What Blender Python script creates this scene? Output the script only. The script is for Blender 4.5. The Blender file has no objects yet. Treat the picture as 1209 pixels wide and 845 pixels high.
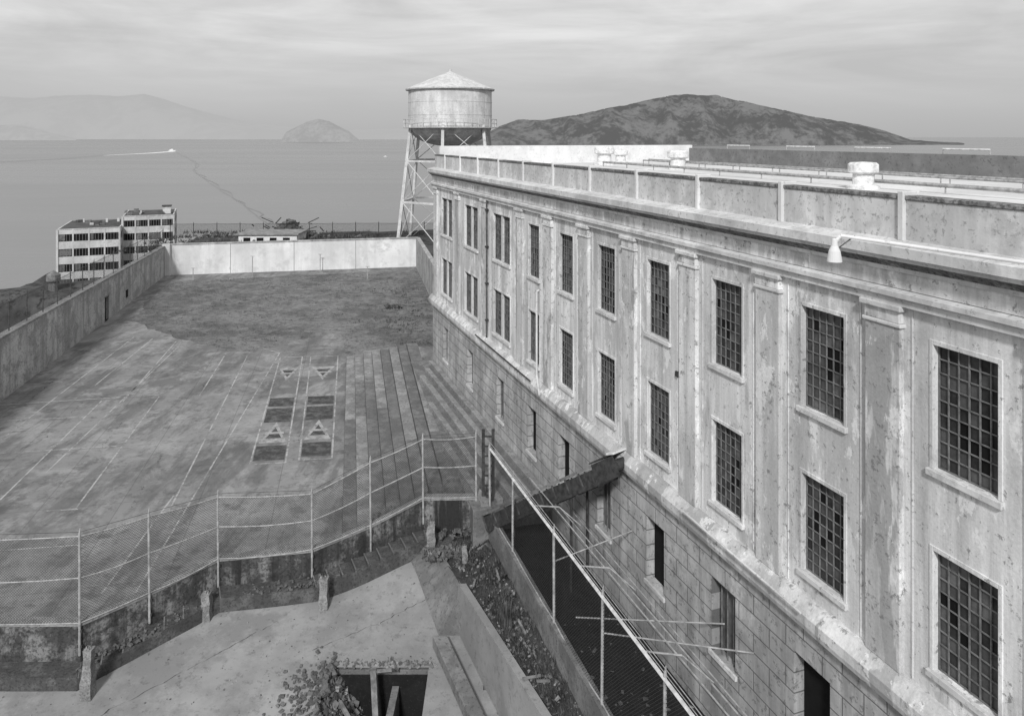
import bpy, math, random
from mathutils import Vector, Matrix, noise as mnoise
random.seed(7)
E=45.0; F=900.0; CX=604.5; HY=162.0
def Wd(x,y,D):
    Y=D*F/(y-HY); return Vector(((x-CX)/F*Y,Y,E-D))
def Wy(x,y,Y):
    return Vector(((x-CX)/F*Y,Y,E-(y-HY)/F*Y))
# ------------------------------------------------------------ node helpers
class N:
    def __init__(s,name):
        s.m=bpy.data.materials.new(name); s.m.use_nodes=True
        s.t=s.m.node_tree; s.n=s.t.nodes; s.l=s.t.links
        s.b=s.n['Principled BSDF']; s.out=s.n['Material Output']
        s.tc=s.n.new('ShaderNodeTexCoord')
        s.b.inputs['Specular IOR Level'].default_value=.2
    def link(s,a,b): s.l.new(a,b)
    def setin(s,inp,v):
        if hasattr(v,'is_output'): s.l.new(v,inp)
        else: inp.default_value=v
    def noise(s,scale,detail=5,rough=.6,sv=(1,1,1),dist=0,off=(0,0,0)):
        mp=s.n.new('ShaderNodeMapping'); mp.inputs['Scale'].default_value=sv; mp.inputs['Location'].default_value=off
        s.l.new(s.tc.outputs['Object'],mp.inputs['Vector'])
        t=s.n.new('ShaderNodeTexNoise'); t.inputs['Scale'].default_value=scale
        t.inputs['Detail'].default_value=detail; t.inputs['Roughness'].default_value=rough
        t.inputs['Distortion'].default_value=dist
        s.l.new(mp.outputs[0],t.inputs['Vector']); return t.outputs['Fac']
    def rmp(s,v,a,b,c=0.,d=1.):
        r=s.n.new('ShaderNodeMapRange'); r.clamp=True
        s.setin(r.inputs[0],v)
        for i,k in enumerate((a,b,c,d)): r.inputs[i+1].default_value=k
        return r.outputs[0]
    def mix(s,f,a,b):
        m=s.n.new('ShaderNodeMix'); m.data_type='FLOAT'
        s.setin(m.inputs[0],f); s.setin(m.inputs[2],a); s.setin(m.inputs[3],b); return m.outputs[0]
    def math(s,op,a,b=0.):
        m=s.n.new('ShaderNodeMath'); m.operation=op
        s.setin(m.inputs[0],a); s.setin(m.inputs[1],b); return m.outputs[0]
    def color(s,v,rough=.85):
        if hasattr(v,'is_output'): s.l.new(v,s.b.inputs['Base Color'])
        else: s.b.inputs['Base Color'].default_value=(v,v,v,1)
        s.setin(s.b.inputs['Roughness'],rough)
    def bump(s,h,strength=.4,dist=.03):
        b=s.n.new('ShaderNodeBump'); b.inputs['Strength'].default_value=strength; b.inputs['Distance'].default_value=dist
        s.l.new(h,b.inputs['Height']); s.l.new(b.outputs[0],s.b.inputs['Normal'])
def plain(name,v,rough=.7,var=.25,scale=4,metal=0):
    k=N(name); f=k.noise(scale,3,.65)
    k.color(k.mix(k.rmp(f,.35,.65),v*(1-var),min(1,v*(1+var))),rough); k.b.inputs['Metallic'].default_value=metal
    return k.m
def weathered(name,light,mid,dark,sc=1.,streak=.5,patch=.55,speck=.62,stz=.12,bump=.5,speckamt=.65):
    k=N(name)
    a=k.noise(.35*sc,4,.65); b=k.noise(1.0*sc,8,.72,off=(3,7,1)); c=k.noise(8*sc,5,.75,off=(9,2,4))
    st=k.noise(1.6*sc,6,.68,sv=(1,1,stz),off=(5,5,5))
    v=k.mix(k.rmp(a,.38,.62),light,light*.76)
    v=k.mix(k.math('MULTIPLY',k.rmp(st,.42,.64),streak),v,mid)
    v=k.mix(k.math('MULTIPLY',k.rmp(b,patch-.04,patch+.07),.8),v,mid)
    v=k.mix(k.math('MULTIPLY',k.rmp(c,speck-.04,speck+.05),speckamt),v,dark)
    k.color(v,.9); k.bump(k.math('ADD',b,k.math('MULTIPLY',c,.5)),bump,.03); return k.m
M={}
def facade_mat(name,off=0,stain=.42,hi=.82,lo=.64):
    k=N(name)
    a=k.noise(.22,4,.6,off=(off,0,0)); b=k.noise(.8,9,.72,sv=(1,1,.5),off=(3+off,7,1)); c=k.noise(5,6,.76,off=(9,2,4)); st=k.noise(2.2,7,.66,sv=(1.3,1,.05),off=(5+off,5,5))
    st2=k.noise(.9,6,.6,sv=(1.5,1,.09),off=(8+off,1,5))
    d=k.noise(1.3,9,.74,sv=(1,1,.5),off=(31,2,4)); big=k.noise(.5,8,.62,sv=(1.4,1,.28),off=(11+off,3,7))
    fine=k.noise(16,3,.7)
    v=k.mix(k.rmp(a,.38,.62),hi,lo)
    v=k.mix(k.math('MULTIPLY',k.rmp(st,.46,.62),.5),v,.36)
    v=k.mix(k.math('MULTIPLY',k.rmp(st2,.48,.62),.55),v,.34)
    v=k.mix(k.math('MULTIPLY',k.rmp(big,.54,.56),stain),v,.30)
    v=k.mix(k.math('MULTIPLY',k.rmp(b,.54,.60),.5),v,.36)
    v=k.mix(k.math('MULTIPLY',k.rmp(d,.57,.60),.6),v,.86)
    low=k.mix(k.rmp(a,.4,.6),.575,.62)
    fl=k.rmp(k.math('SUBTRACT',c,low),-.012,.012)
    v=k.mix(k.math('MULTIPLY',fl,.7),v,.16)
    v=k.math('MULTIPLY',v,k.rmp(fine,.3,.7,.88,1.08))
    k.color(v,.85); k.bump(k.math('ADD',b,k.math('MULTIPLY',c,.7)),.6,.03); return k.m
M['facade']=facade_mat('peeling_paint')
M['pilaster']=facade_mat('stained_pilaster_paint',17,.75,.74,.52)
M['trim']=weathered('trim_paint',.72,.42,.2,1.,.6,.55,.6)
M['trimwhite']=weathered('white_trim_paint',.74,.55,.3,1.,.35,.58,.62)
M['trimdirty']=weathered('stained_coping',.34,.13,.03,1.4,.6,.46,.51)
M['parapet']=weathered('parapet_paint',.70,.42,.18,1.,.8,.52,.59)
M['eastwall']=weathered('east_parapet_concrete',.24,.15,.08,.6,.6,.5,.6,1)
def plinth_mat():
    k=N('ashlar_plinth'); sep=k.n.new('ShaderNodeSeparateXYZ'); k.link(k.tc.outputs['Object'],sep.inputs[0])
    cb=k.n.new('ShaderNodeCombineXYZ'); k.link(sep.outputs[0],cb.inputs[0]); k.link(sep.outputs[2],cb.inputs[1])
    br=k.n.new('ShaderNodeTexBrick'); br.inputs['Scale'].default_value=1; br.inputs['Brick Width'].default_value=1.25
    br.inputs['Row Height'].default_value=.5; br.inputs['Mortar Size'].default_value=.018; br.inputs['Mortar Smooth'].default_value=.3
    k.link(cb.outputs[0],br.inputs['Vector']); f=br.outputs['Fac']
    a=k.noise(.6,5,.65); c=k.noise(5,6,.76); st=k.noise(1.2,6,.7,sv=(1,1,.12)); b=k.noise(1.1,8,.72,off=(4,4,4))
    v=k.mix(k.rmp(a,.35,.65),.54,.33); v=k.mix(k.math('MULTIPLY',k.rmp(st,.44,.62),.7),v,.2)
    v=k.mix(k.math('MULTIPLY',k.rmp(b,.52,.58),.5),v,.24)
    v=k.mix(k.math('MULTIPLY',k.rmp(c,.56,.61),.6),v,.1)
    v=k.mix(k.math('MULTIPLY',f,.75),v,.08); k.color(v,.9)
    k.bump(k.math('SUBTRACT',k.math('MULTIPLY',c,.3),f),.7,.04); return k.m
M['plinth']=plinth_mat()
M['glass_dark']=plain('dirty_glass',.035,.3,.4,3); M['glass_mid']=plain('frosted_glass',.08,.35,.3,3)
M['glass_lt']=plain('painted_pane',.13,.6,.3,3); M['hole']=plain('broken_pane_void',.008,.9,.2)
M['muntin']=plain('steel_sash',.16,.6,.3,5); M['board']=plain('boarded_opening',.13,.8,.35,2)
M['roof']=weathered('roof_membrane',.74,.56,.35,.4,.2,.52,.62,1)
M['steelwhite']=weathered('white_steel',.68,.4,.16,1.5,.5,.54,.6)
M['vent']=plain('galvanised_vent',.66,.5,.25,5)
M['rail']=plain('galvanised_pipe',.32,.5,.3,5); M['railwhite']=plain('white_pipe',.6,.45,.25,5); M['darkpipe']=plain('rusty_pipe',.08,.7,.4,6)
M['conc']=weathered('concrete',.34,.18,.06,1.,.4,.48,.58)
M['conc2']=weathered('dark_concrete',.23,.12,.05,1.,.4,.48,.58)
M['wallw']=weathered('painted_yard_wall',.74,.5,.28,.8,.5,.57,.64,.06)
M['walll']=weathered('yard_wall_concrete',.52,.24,.08,.8,.9,.5,.58,.06)
M['retw']=weathered('stained_retaining_wall',.27,.03,.02,1.1,1.0,.47,.54,.05)
M['terrace']=weathered('terrace_concrete',.33,.2,.09,.45,.5,.5,.60,1,.5,.45)
M['step']=weathered('step_concrete',.15,.06,.03,1.2,.5,.46,.54,1)
M['soil']=weathered('soil',.055,.025,.14,1.5,.4,.5,.6,1)
M['shadetone']=weathered('painted_shade',.02,.01,.05,1.5,.4,.5,.62,1)  # near-black colour stands in for shade on passage floor and in pit
M['rock']=weathered('rubble_stone',.16,.08,.04,2,.4,.5,.58,1)
M['post']=weathered('broken_post_concrete',.36,.15,.05,2.5,.5,.48,.55,.3)
M['wood']=plain('weathered_timber',.2,.9,.4,3)
M['iron']=plain('rusty_iron',.045,.7,.4,5)
k=N('line_paint'); w=k.noise(3,6,.75); w2=k.noise(.5,4,.6)
k.color(k.mix(k.rmp(k.math('ADD',w,k.math('MULTIPLY',w2,.5)),.68,.84),.42,.2),.8); M['paint']=k.m
k=N('dark_court_paint'); w=k.noise(2,8,.75); k.color(k.mix(k.rmp(w,.45,.62),.05,.13),.8); M['court']=k.m
k=N('light_court_paint'); w=k.noise(2,8,.75); k.color(k.mix(k.rmp(w,.42,.6),.40,.2),.8); M['courtlt']=k.m
def yard_mat():
    k=N('yard_concrete')
    mp=k.n.new('ShaderNodeMapping'); mp.inputs['Rotation'].default_value=(0,0,-math.atan(.21)); k.link(k.tc.outputs['Object'],mp.inputs[0])
    br=k.n.new('ShaderNodeTexBrick'); br.offset=0; br.inputs['Scale'].default_value=1; br.inputs['Brick Width'].default_value=3.6; br.inputs['Row Height'].default_value=3.6
    br.inputs['Mortar Size'].default_value=.025; br.inputs['Mortar Smooth'].default_value=.4
    br.inputs['Color1'].default_value=(0,0,0,1); br.inputs['Color2'].default_value=(1,1,1,1); br.inputs['Mortar'].default_value=(.5,.5,.5,1)
    k.link(mp.outputs[0],br.inputs['Vector'])
    bw=k.n.new('ShaderNodeRGBToBW'); k.link(br.outputs['Color'],bw.inputs[0])
    a=k.noise(.09,4,.62,dist=.5); b=k.noise(.4,9,.72,dist=.6,off=(2,2,2)); c=k.noise(3,6,.75); d=k.noise(.25,8,.7,sv=(2.5,.6,1),off=(8,1,1)); e=k.noise(.8,8,.74,off=(7,7,1))
    v=k.mix(k.rmp(a,.4,.6),.15,.24)
    v=k.mix(k.math('MULTIPLY',bw.outputs[0],.22),v,.3)
    v=k.mix(k.math('MULTIPLY',k.rmp(b,.48,.6),.7),v,.33)
    v=k.mix(k.math('MULTIPLY',k.rmp(d,.49,.6),.65),v,.10)
    v=k.mix(k.math('MULTIPLY',k.rmp(e,.54,.62),.6),v,.09)
    v=k.mix(k.math('MULTIPLY',k.rmp(c,.53,.64),.4),v,.08)
    v=k.mix(k.math('MULTIPLY',br.outputs['Fac'],.45),v,.07)
    k.color(v,.85); k.bump(c,.3,.02); return k.m
M['yard']=yard_mat()
k=N('weedy_dirt'); a=k.noise(.2,8,.72); c=k.noise(2.2,6,.8); d=k.noise(9,4,.8); e=k.noise(.6,8,.75,off=(3,3,3))
v=k.mix(k.rmp(a,.42,.58),.10,.2); v=k.mix(k.math('MULTIPLY',k.rmp(e,.5,.58),.6),v,.24); v=k.mix(k.math('MULTIPLY',k.rmp(c,.48,.6),.8),v,.07); v=k.mix(k.math('MULTIPLY',k.rmp(d,.52,.65),.6),v,.26); k.color(v,1.); k.bump(c,.8,.1); M['dirt']=k.m
k=N('dry_grass'); a=k.noise(.8,3,.6); k.color(k.mix(k.rmp(a,.4,.6),.07,.18),1.); M['grass']=k.m
k=N('dark_weeds'); a=k.noise(1.8,3,.6); k.color(k.mix(k.rmp(a,.4,.6),.03,.1),1.); M['weed']=k.m
k=N('headland_scrub'); a=k.noise(.1,6,.7); c=k.noise(.9,6,.8); v=k.mix(k.rmp(a,.4,.6),.05,.11); v=k.mix(k.rmp(c,.5,.6),v,.03); k.color(v,1.); k.bump(c,.8,.3); M['scrub']=k.m
k=N('sea_water'); a=k.noise(.12,5,.6,sv=(1,.5,1)); c=k.noise(.9,3,.6); sl=k.noise(.0016,6,.65,sv=(.4,2,1),dist=1.)
k.color(k.mix(k.rmp(sl,.38,.64),.14,.18),k.mix(k.rmp(sl,.4,.65),.24,.36)); k.b.inputs['Specular IOR Level'].default_value=.5
k.bump(k.math('ADD',a,k.math('MULTIPLY',c,.25)),.3,.6); M['sea']=k.m
k=N('wake_foam'); k.color(.75,.6); M['foam']=k.m
k=N('slick_water'); a=k.noise(.05,4,.7); k.color(k.mix(k.rmp(a,.4,.6),.09,.14),.3); k.b.inputs['Specular IOR Level'].default_value=.5; M['slick']=k.m
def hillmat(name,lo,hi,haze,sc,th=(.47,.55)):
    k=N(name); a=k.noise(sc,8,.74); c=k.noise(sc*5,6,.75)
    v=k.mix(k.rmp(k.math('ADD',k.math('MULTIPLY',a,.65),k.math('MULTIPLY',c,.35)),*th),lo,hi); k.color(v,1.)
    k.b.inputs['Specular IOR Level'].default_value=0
    k.b.inputs['Emission Color'].default_value=(1,1,1,1); k.b.inputs['Emission Strength'].default_value=haze; return k.m  # glow stands in for airlight haze over the hills
def chain(name='chain_link',col=.05,p=.1,t=.15):
    k=N(name); uv=k.tc.outputs['UV']; sep=k.n.new('ShaderNodeSeparateXYZ'); k.link(uv,sep.inputs[0])
    s1=k.math('FRACT',k.math('DIVIDE',k.math('ADD',sep.outputs[0],sep.outputs[1]),p)); s2=k.math('FRACT',k.math('DIVIDE',k.math('SUBTRACT',sep.outputs[0],sep.outputs[1]),p))
    w=k.math('MAXIMUM',k.math('LESS_THAN',s1,t),k.math('LESS_THAN',s2,t))
    k.color(col,.6); k.link(w,k.b.inputs['Alpha']); return k.m
M['chain']=chain()
# ------------------------------------------------------------ mesh builder
class MB:
    def __init__(s): s.v=[];s.f=[];s.mi=[];s.uv=[];s.mats=[]
    def mid(s,m):
        m=M[m] if isinstance(m,str) else m
        if m not in s.mats: s.mats.append(m)
        return s.mats.index(m)
    def face(s,pts,m,uv=None):
        b=len(s.v); s.v+= [tuple(p) for p in pts]; s.f.append(tuple(range(b,b+len(pts)))); s.mi.append(s.mid(m)); s.uv.append(uv)
    def box(s,a,b,m):
        x0,y0,z0=a;x1,y1,z1=b
        s.hexa([(x0,y0,z0),(x1,y0,z0),(x1,y1,z0),(x0,y1,z0)],[(x0,y0,z1),(x1,y0,z1),(x1,y1,z1),(x0,y1,z1)],m)
    def hexa(s,bot,top,m):
        k=s.mid(m); b=len(s.v); n=len(bot); s.v+=[tuple(p) for p in bot]+[tuple(p) for p in top]
        fs=[tuple(reversed(range(b,b+n))),tuple(range(b+n,b+2*n))]+[(b+i,b+(i+1)%n,b+n+(i+1)%n,b+n+i) for i in range(n)]
        for f in fs: s.f.append(f); s.mi.append(k); s.uv.append(None)
    def tube(s,a,b,r,m,n=8,r2=None):
        a=Vector(a);b=Vector(b); d=(b-a); 
        if d.length<1e-6: return
        q=d.to_track_quat('Z','Y'); r2=r if r2 is None else r2
        R=[q@Vector((math.cos(2*math.pi*i/n),math.sin(2*math.pi*i/n),0)) for i in range(n)]
        s.hexa([a+x*r for x in R],[b+x*r2 for x in R],m)
    def beam(s,a,b,w,h,m):
        a=Vector(a);b=Vector(b);d=(b-a).normalized(); up=Vector((0,0,1)); 
        if abs(d.z)>.95: up=Vector((0,1,0))
        sd=d.cross(up).normalized(); u=sd.cross(d)
        off=[-sd*w/2-u*h/2,sd*w/2-u*h/2,sd*w/2+u*h/2,-sd*w/2+u*h/2]
        s.hexa([a+o for o in off],[b+o for o in off],m)
    def lathe(s,c,prof,m,n=32):
        k=s.mid(m); c=Vector(c); b=len(s.v)
        for r,z in prof:
            for i in range(n):
                t=2*math.pi*i/n; s.v.append((c.x+r*math.cos(t),c.y+r*math.sin(t),c.z+z))
        for j in range(len(prof)-1):
            for i in range(n):
                s.f.append((b+j*n+i,b+j*n+(i+1)%n,b+(j+1)*n+(i+1)%n,b+(j+1)*n+i)); s.mi.append(k); s.uv.append(None)
    def rock(s,c,r,m,rng=random):
        c=Vector(c); q=Matrix.Rotation(rng.random()*6,3,Vector((rng.random()-.5,rng.random()-.5,rng.random()-.5)).normalized())
        sx,sy,sz=[rng.uniform(.5,1)*r for _ in range(3)]
        bot=[c+q@Vector((x*sx*rng.uniform(.7,1.1),y*sy*rng.uniform(.7,1.1),-sz*.6)) for x,y in((-1,-1),(1,-1),(1,1),(-1,1))]
        top=[c+q@Vector((x*sx*rng.uniform(.5,1.),y*sy*rng.uniform(.5,1.),sz*.6*rng.uniform(.7,1.2))) for x,y in((-1,-1),(1,-1),(1,1),(-1,1))]
        s.hexa(bot,top,m)
    def obj(s,name,parent=None,smooth=False,bevel=0,mat=None):
        me=bpy.data.meshes.new(name); me.from_pydata(s.v,[],s.f)
        for m in s.mats: me.materials.append(m)
        me.polygons.foreach_set('material_index',s.mi)
        if any(u for u in s.uv):
            L=me.uv_layers.new(name='UV')
            for p,u in zip(me.polygons,s.uv):
                if u:
                    for li,c in zip(p.loop_indices,u): L.data[li].uv=c
        if smooth: me.polygons.foreach_set('use_smooth',[True]*len(me.polygons))
        me.update(); o=bpy.data.objects.new(name,me); bpy.context.scene.collection.objects.link(o)
        if parent: o.parent=parent
        if bevel:
            b=o.modifiers.new('bevel','BEVEL'); b.width=bevel; b.segments=2; b.limit_method='ANGLE'
        return o
def empty(name,loc=(0,0,0),rz=0,parent=None):
    o=bpy.data.objects.new(name,None); bpy.context.scene.collection.objects.link(o); o.location=loc; o.rotation_euler=(0,0,rz); o.parent=parent; return o
def wallgrid(mb,s0,s1,z0,z1,ops,o,m,depth=.2,rev='facade'):
    xs=sorted({s0,s1}|{a for q in ops for a in q[:2] if s0<a<s1}); zs=sorted({z0,z1}|{a for q in ops for a in q[2:4] if z0<a<z1})
    for i in range(len(xs)-1):
        for j in range(len(zs)-1):
            cx=(xs[i]+xs[i+1])/2; cz=(zs[j]+zs[j+1])/2
            if any(q[0]<cx<q[1] and q[2]<cz<q[3] for q in ops): continue
            mb.face([(xs[i],o,zs[j]),(xs[i],o,zs[j+1]),(xs[i+1],o,zs[j+1]),(xs[i+1],o,zs[j])],m)
    for a,b,c,d in ops:
        p=o-depth
        mb.face([(a,o,c),(b,o,c),(b,p,c),(a,p,c)],rev); mb.face([(a,o,d),(a,p,d),(b,p,d),(b,o,d)],rev)
        mb.face([(a,o,c),(a,p,c),(a,p,d),(a,o,d)],rev); mb.face([(b,o,c),(b,o,d),(b,p,d),(b,p,c)],rev)
# ============================================================ CELL HOUSE
ang=math.atan2(.9417,-.3362)
CH=empty('cell_house',(13.57,0,0),ang)
z=lambda D:E-D
S0,S1=-8.0,56.5
sing=[15.83+3.70*k_ for k_ in range(-5,7)]
ups=[(a-1.35,a) for a in sing if a-1.35>S0]; dbl=[(43.3-2.65,43.3),(48.8-2.65,48.8),(54.4-2.65,54.4)]
ops=[]
for a,b in ups+dbl: ops+=[(a,b,z(6.48),z(4.06)),(a,b,z(10.42),z(8.08))]
mb=MB(); wallgrid(mb,S0,S1,z(11.1),z(2.2),ops,0,'facade')
mb.box((S0,-21,z(24)),(S1,-20.7,z(2.0)),'facade'); 
mb.face([(S1,0,z(2.2)),(S1,0,z(11.1)),(S1,-20.7,z(11.1)),(S1,-20.7,z(2.2))],'facade')
mb.face([(S0,0,z(2.2)),(S0,-20.7,z(2.2)),(S0,-20.7,z(24)),(S0,0,z(24))],'facade')
mb.obj('walls',CH)
mb=MB(); rng=random.Random(3)
def sash(a,b,c,d,nx,nz,o=-.15):
    dx=(b-a)/nx; dz=(d-c)/nz; bias=rng.uniform(-.2,.15)
    hx,hz=rng.uniform(.3,.7),rng.uniform(.35,.65)
    for i in range(nx):
        for j in range(nz):
            r=rng.random(); dd=math.hypot(((i+.5)/nx-hx)*1.3,((j+.5)/nz-hz)*1.6)
            if r<(.6 if dd<.25 else (.12 if dd<.5 else .02)): m='hole'
            else:
                r=rng.random()+bias; m='glass_lt' if r>.95 else ('glass_mid' if r>.3 else 'glass_dark')
            t=rng.uniform(-.006,.006)
            mb.face([(a+i*dx,o+t,c+j*dz),(a+i*dx,o+t,c+(j+1)*dz),(a+(i+1)*dx,o-t,c+(j+1)*dz),(a+(i+1)*dx,o-t,c+j*dz)],m)
    w=.011
    for i in range(nx+1): 
        ww=w*2 if i in(0,nx) else w
        mb.box((a+i*dx-ww,o+.01,c),(a+i*dx+ww,o+.04,d),'muntin')
    for j in range(nz+1): 
        ww=w*2 if j in(0,nz) else w
        mb.box((a,o+.012,c+j*dz-ww),(b,o+.037,c+j*dz+ww),'muntin')
for a,b in ups:
    for c,d in((z(6.48),z(4.06)),(z(10.42),z(8.08))): sash(a+.01,b-.01,c+.01,d-.01,6,9)
for a,b in dbl:
    for c,d in((z(6.48),z(4.06)),(z(10.42),z(8.08))):
        m_=(a+b)/2; sash(a+.01,m_-.13,c+.01,d-.01,5,9); sash(m_+.13,b-.01,c+.01,d-.01,5,9); mb.box((m_-.13,-.2,c),(m_+.13,-.03,d),'trim')
mb.obj('windows',CH)
mb=MB()
for a,b in ups+dbl:
    for c,d in((z(6.48),z(4.06)),(z(10.42),z(8.08))):
        mb.box((a-.12,-.05,c-.13),(b+.12,.09,c-.003),'trim')
        mb.box((a-.09,-.01,c),(a-.003,.02,d+.1),'facade'); mb.box((b+.003,-.01,c),(b+.09,.02,d+.1),'facade'); mb.box((a-.003,-.01,d+.003),(b+.003,.018,d+.1),'facade')
for p in [a+1.175 for a in sing if a>0]:
    for s_ in(-.68,.68): mb.box((p+s_-.02,-.01,z(10.9)),(p+s_+.02,.02,z(3.5)),'facade')
mb.obj('window_sills_and_surrounds',CH,bevel=.01)
mb=MB()
pil=[a+1.175 for a in sing if a>0]; pil[-1]=39.1
pil+=[44.75,50.3,55.85]
for c in pil:
    h=.46
    mb.box((c-h,-.05,z(10.95)),(c+h,.11,z(3.9)),'pilaster')
    mb.box((c-h-.05,-.05,z(3.9)),(c+h+.05,.15,z(3.82)),'trim'); mb.box((c-h,-.05,z(3.82)),(c+h,.13,z(3.56)),'facade'); mb.box((c-h-.08,-.05,z(3.56)),(c+h+.08,.2,z(3.44)),'trim')
mb.obj('pilasters',CH,bevel=.02)
mb=MB()
def prof(pts,m,s0=S0,s1=S1+.3,mm=None):
    for i in range(len(pts)-1):
        (o0,z0),(o1,z1)=pts[i],pts[i+1]
        mb.face([(s0,o0,z(z0)),(s1,o0,z(z0)),(s1,o1,z(z1)),(s0,o1,z(z1))],mm or m)
    mb.face([(s1,o,z(d)) for o,d in pts]+[(s1,-.1,z(pts[-1][1])),(s1,-.1,z(pts[0][1]))],m)
prof([(-.05,3.44),(.14,3.44),(.14,3.30)],'trim')
prof([(.14,3.30),(.22,3.26),(.22,3.16),(-.02,3.10)],'trim')
prof([(0,3.1),(.06,3.1),(.06,2.75),(0,2.75)],'facade')
prof([(0,2.75),(.12,2.75),(.14,2.66)],'trim')
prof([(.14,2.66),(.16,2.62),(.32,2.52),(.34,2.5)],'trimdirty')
prof([(.34,2.5),(.38,2.4),(.44,2.4),(.44,2.2),(-.05,2.1)],'trim')
prof([(0,11.62),(.3,11.55),(.34,11.42),(.34,11.2),(.12,10.95),(0,10.95)],'pilaster')
mb.obj('cornice_and_belt_course',CH)
mb=MB()
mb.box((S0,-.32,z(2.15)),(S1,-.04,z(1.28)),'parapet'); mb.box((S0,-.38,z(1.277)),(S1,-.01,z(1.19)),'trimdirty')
mb.box((S1-.3,-20.7,z(2.15)),(S1,-.32,z(.62)),'trimwhite')
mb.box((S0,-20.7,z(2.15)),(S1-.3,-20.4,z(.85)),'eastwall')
posts=[16.6+3.70*i for i in range(-6,11)]
for p in posts: mb.box((p-.07,-.42,z(2.12)),(p+.07,.04,z(1.11)),'trimwhite')
mb.obj('parapet',CH,bevel=.015)
mb=MB(); mb.box((S0,-20.4,z(2.3)),(S1-.3,-.32,z(1.9)),'roof'); mb.obj('roof_deck',CH)
bops=[]
for i,a in enumerate(sing):
    if a<14: continue
    if i==6: bops.append((18.5,19.7,z(15.45),z(12.45)))
    else: bops.append((a-1.2,a-.1,z(14.6),z(12.5)))
for a,b in dbl: bops.append((a+.7,a+1.8,z(14.6),z(12.5)))
mb=MB(); wallgrid(mb,S0,S1,z(24),z(11.5),bops,.1,'plinth',.35,'plinth')
mb.face([(S1,.1,z(11.5)),(S1,.1,z(24)),(S1,-20.7,z(24)),(S1,-20.7,z(11.5))],'plinth')
for q in bops:
    m='hole' if q[3]-q[2]>2.5 else rng.choice(['board','glass_dark','hole','hole'])
    mb.box((q[0],-.3,q[2]),(q[1],-.2,q[3]),m)
    if m!='hole':
        for t in range(1,4): 
            s=q[0]+(q[1]-q[0])*t/4; mb.tube((s,-.05,q[2]),(s,-.05,q[3]),.018,'muntin',6)
    mb.box((q[0]-.08,.05,q[2]-.12),(q[1]+.08,.17,q[2]-.003),'trim')
mb.obj('plinth',CH)
mb=MB()
mb.tube((36.75,.1,z(7.0)),(36.75,.1,z(10.8)),.05,'trim'); mb.tube((36.75,.1,z(7)),(36.75,-.1,z(6.9)),.05,'trim'); mb.tube((36.75,.1,z(10.8)),(35.6,.42,z(11.3)),.05,'trim')
mb.tube((44.2,.1,z(3.4)),(44.2,.1,z(10.9)),.05,'darkpipe')
for d in (4,6,8,10): mb.box((44.1,0,z(d)),(44.3,.18,z(d)+.06),'iron')
mb.tube((45.3,.42,z(11.0)),(36.75,.42,z(11.02)),.035,'iron'); mb.tube((24.,.5,z(11.0)),(19.,.5,z(11.05)),.03,'trim')
for s_,d_ in((25.0,7.4),(35.2,7.3)): mb.box((s_,.0,z(d_)),(s_+.12,.08,z(d_)+.16),'iron')
mb.obj('drain_pipes',CH)
def vent(p,r,h,name='roof_vent'):
    mb=MB(); mb.lathe(p,[(r*1.15,0),(r*1.15,h*.12),(r*.75,h*.18),(r*.72,h*.55),(r*1.0,h*.6),(r*1.05,h*.62),(r*1.05,h*.9),(r*.9,h*.97),(0,h)],'vent',24)
    mb.obj(name,smooth=False)
vent((12.9,28,z(1.9)),.5,1.0); vent((9.8,45,z(1.9)),.6,1.15); vent((6.3,52,z(1.9)),.65,1.3); vent((7.9,55.5,z(1.9)),.5,1.0)
mb=MB()
dv=Vector((-.357,1,0)); b0=Vector((17.1,25.5,0))
for off,D_,r in((0,1.5,.05),(.35,1.45,.05),(-2.6,1.62,.07)):
    a=b0+Vector((off,0,z(D_)))-dv*3; b=b0+Vector((off,0,z(D_)))+dv*24; mb.tube(a,b,r,'rail')
    for t in range(0,28,3):
        p=a+dv*t; mb.tube(p,(p.x,p.y,z(1.9)),.03,'rail',6)
mb.obj('roof_pipe')
mb=MB()
for Y in (36,41.5,47,53):
    X=14.5+.357*(60.3-Y)-.6
    p=Vector((X,Y,z(1.9))); q=p+dv*2.4
    mb.tube(p,p+Vector((0,0,1.3)),.035,'rail'); mb.tube(q,q+Vector((0,0,1.3)),.035,'rail'); mb.tube(p+Vector((0,0,1.3)),q+Vector((0,0,1.3)),.045,'railwhite')
mb.obj('roof_bracket_rail')
mb=MB(); A=Vector((5.6,13,z(1.68))); B=Vector((9.29,12,z(2.15)))
mb.tube(A,B,.032,'trimwhite'); mb.tube(A,A+Vector((-.08,0,-.1)),.03,'trimwhite'); mb.lathe(A+Vector((-.1,0,-.44)),[(.0,.12),(.08,.1),(.115,0),(.125,0),(.095,.18),(.055,.27),(.045,.38),(0,.4)],'trimwhite',20)
mb.tube(A+Vector((.25,0,0)),A+Vector((-.02,0,-.2)),.012,'darkpipe')
mb.obj('wall_lamp')
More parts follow.
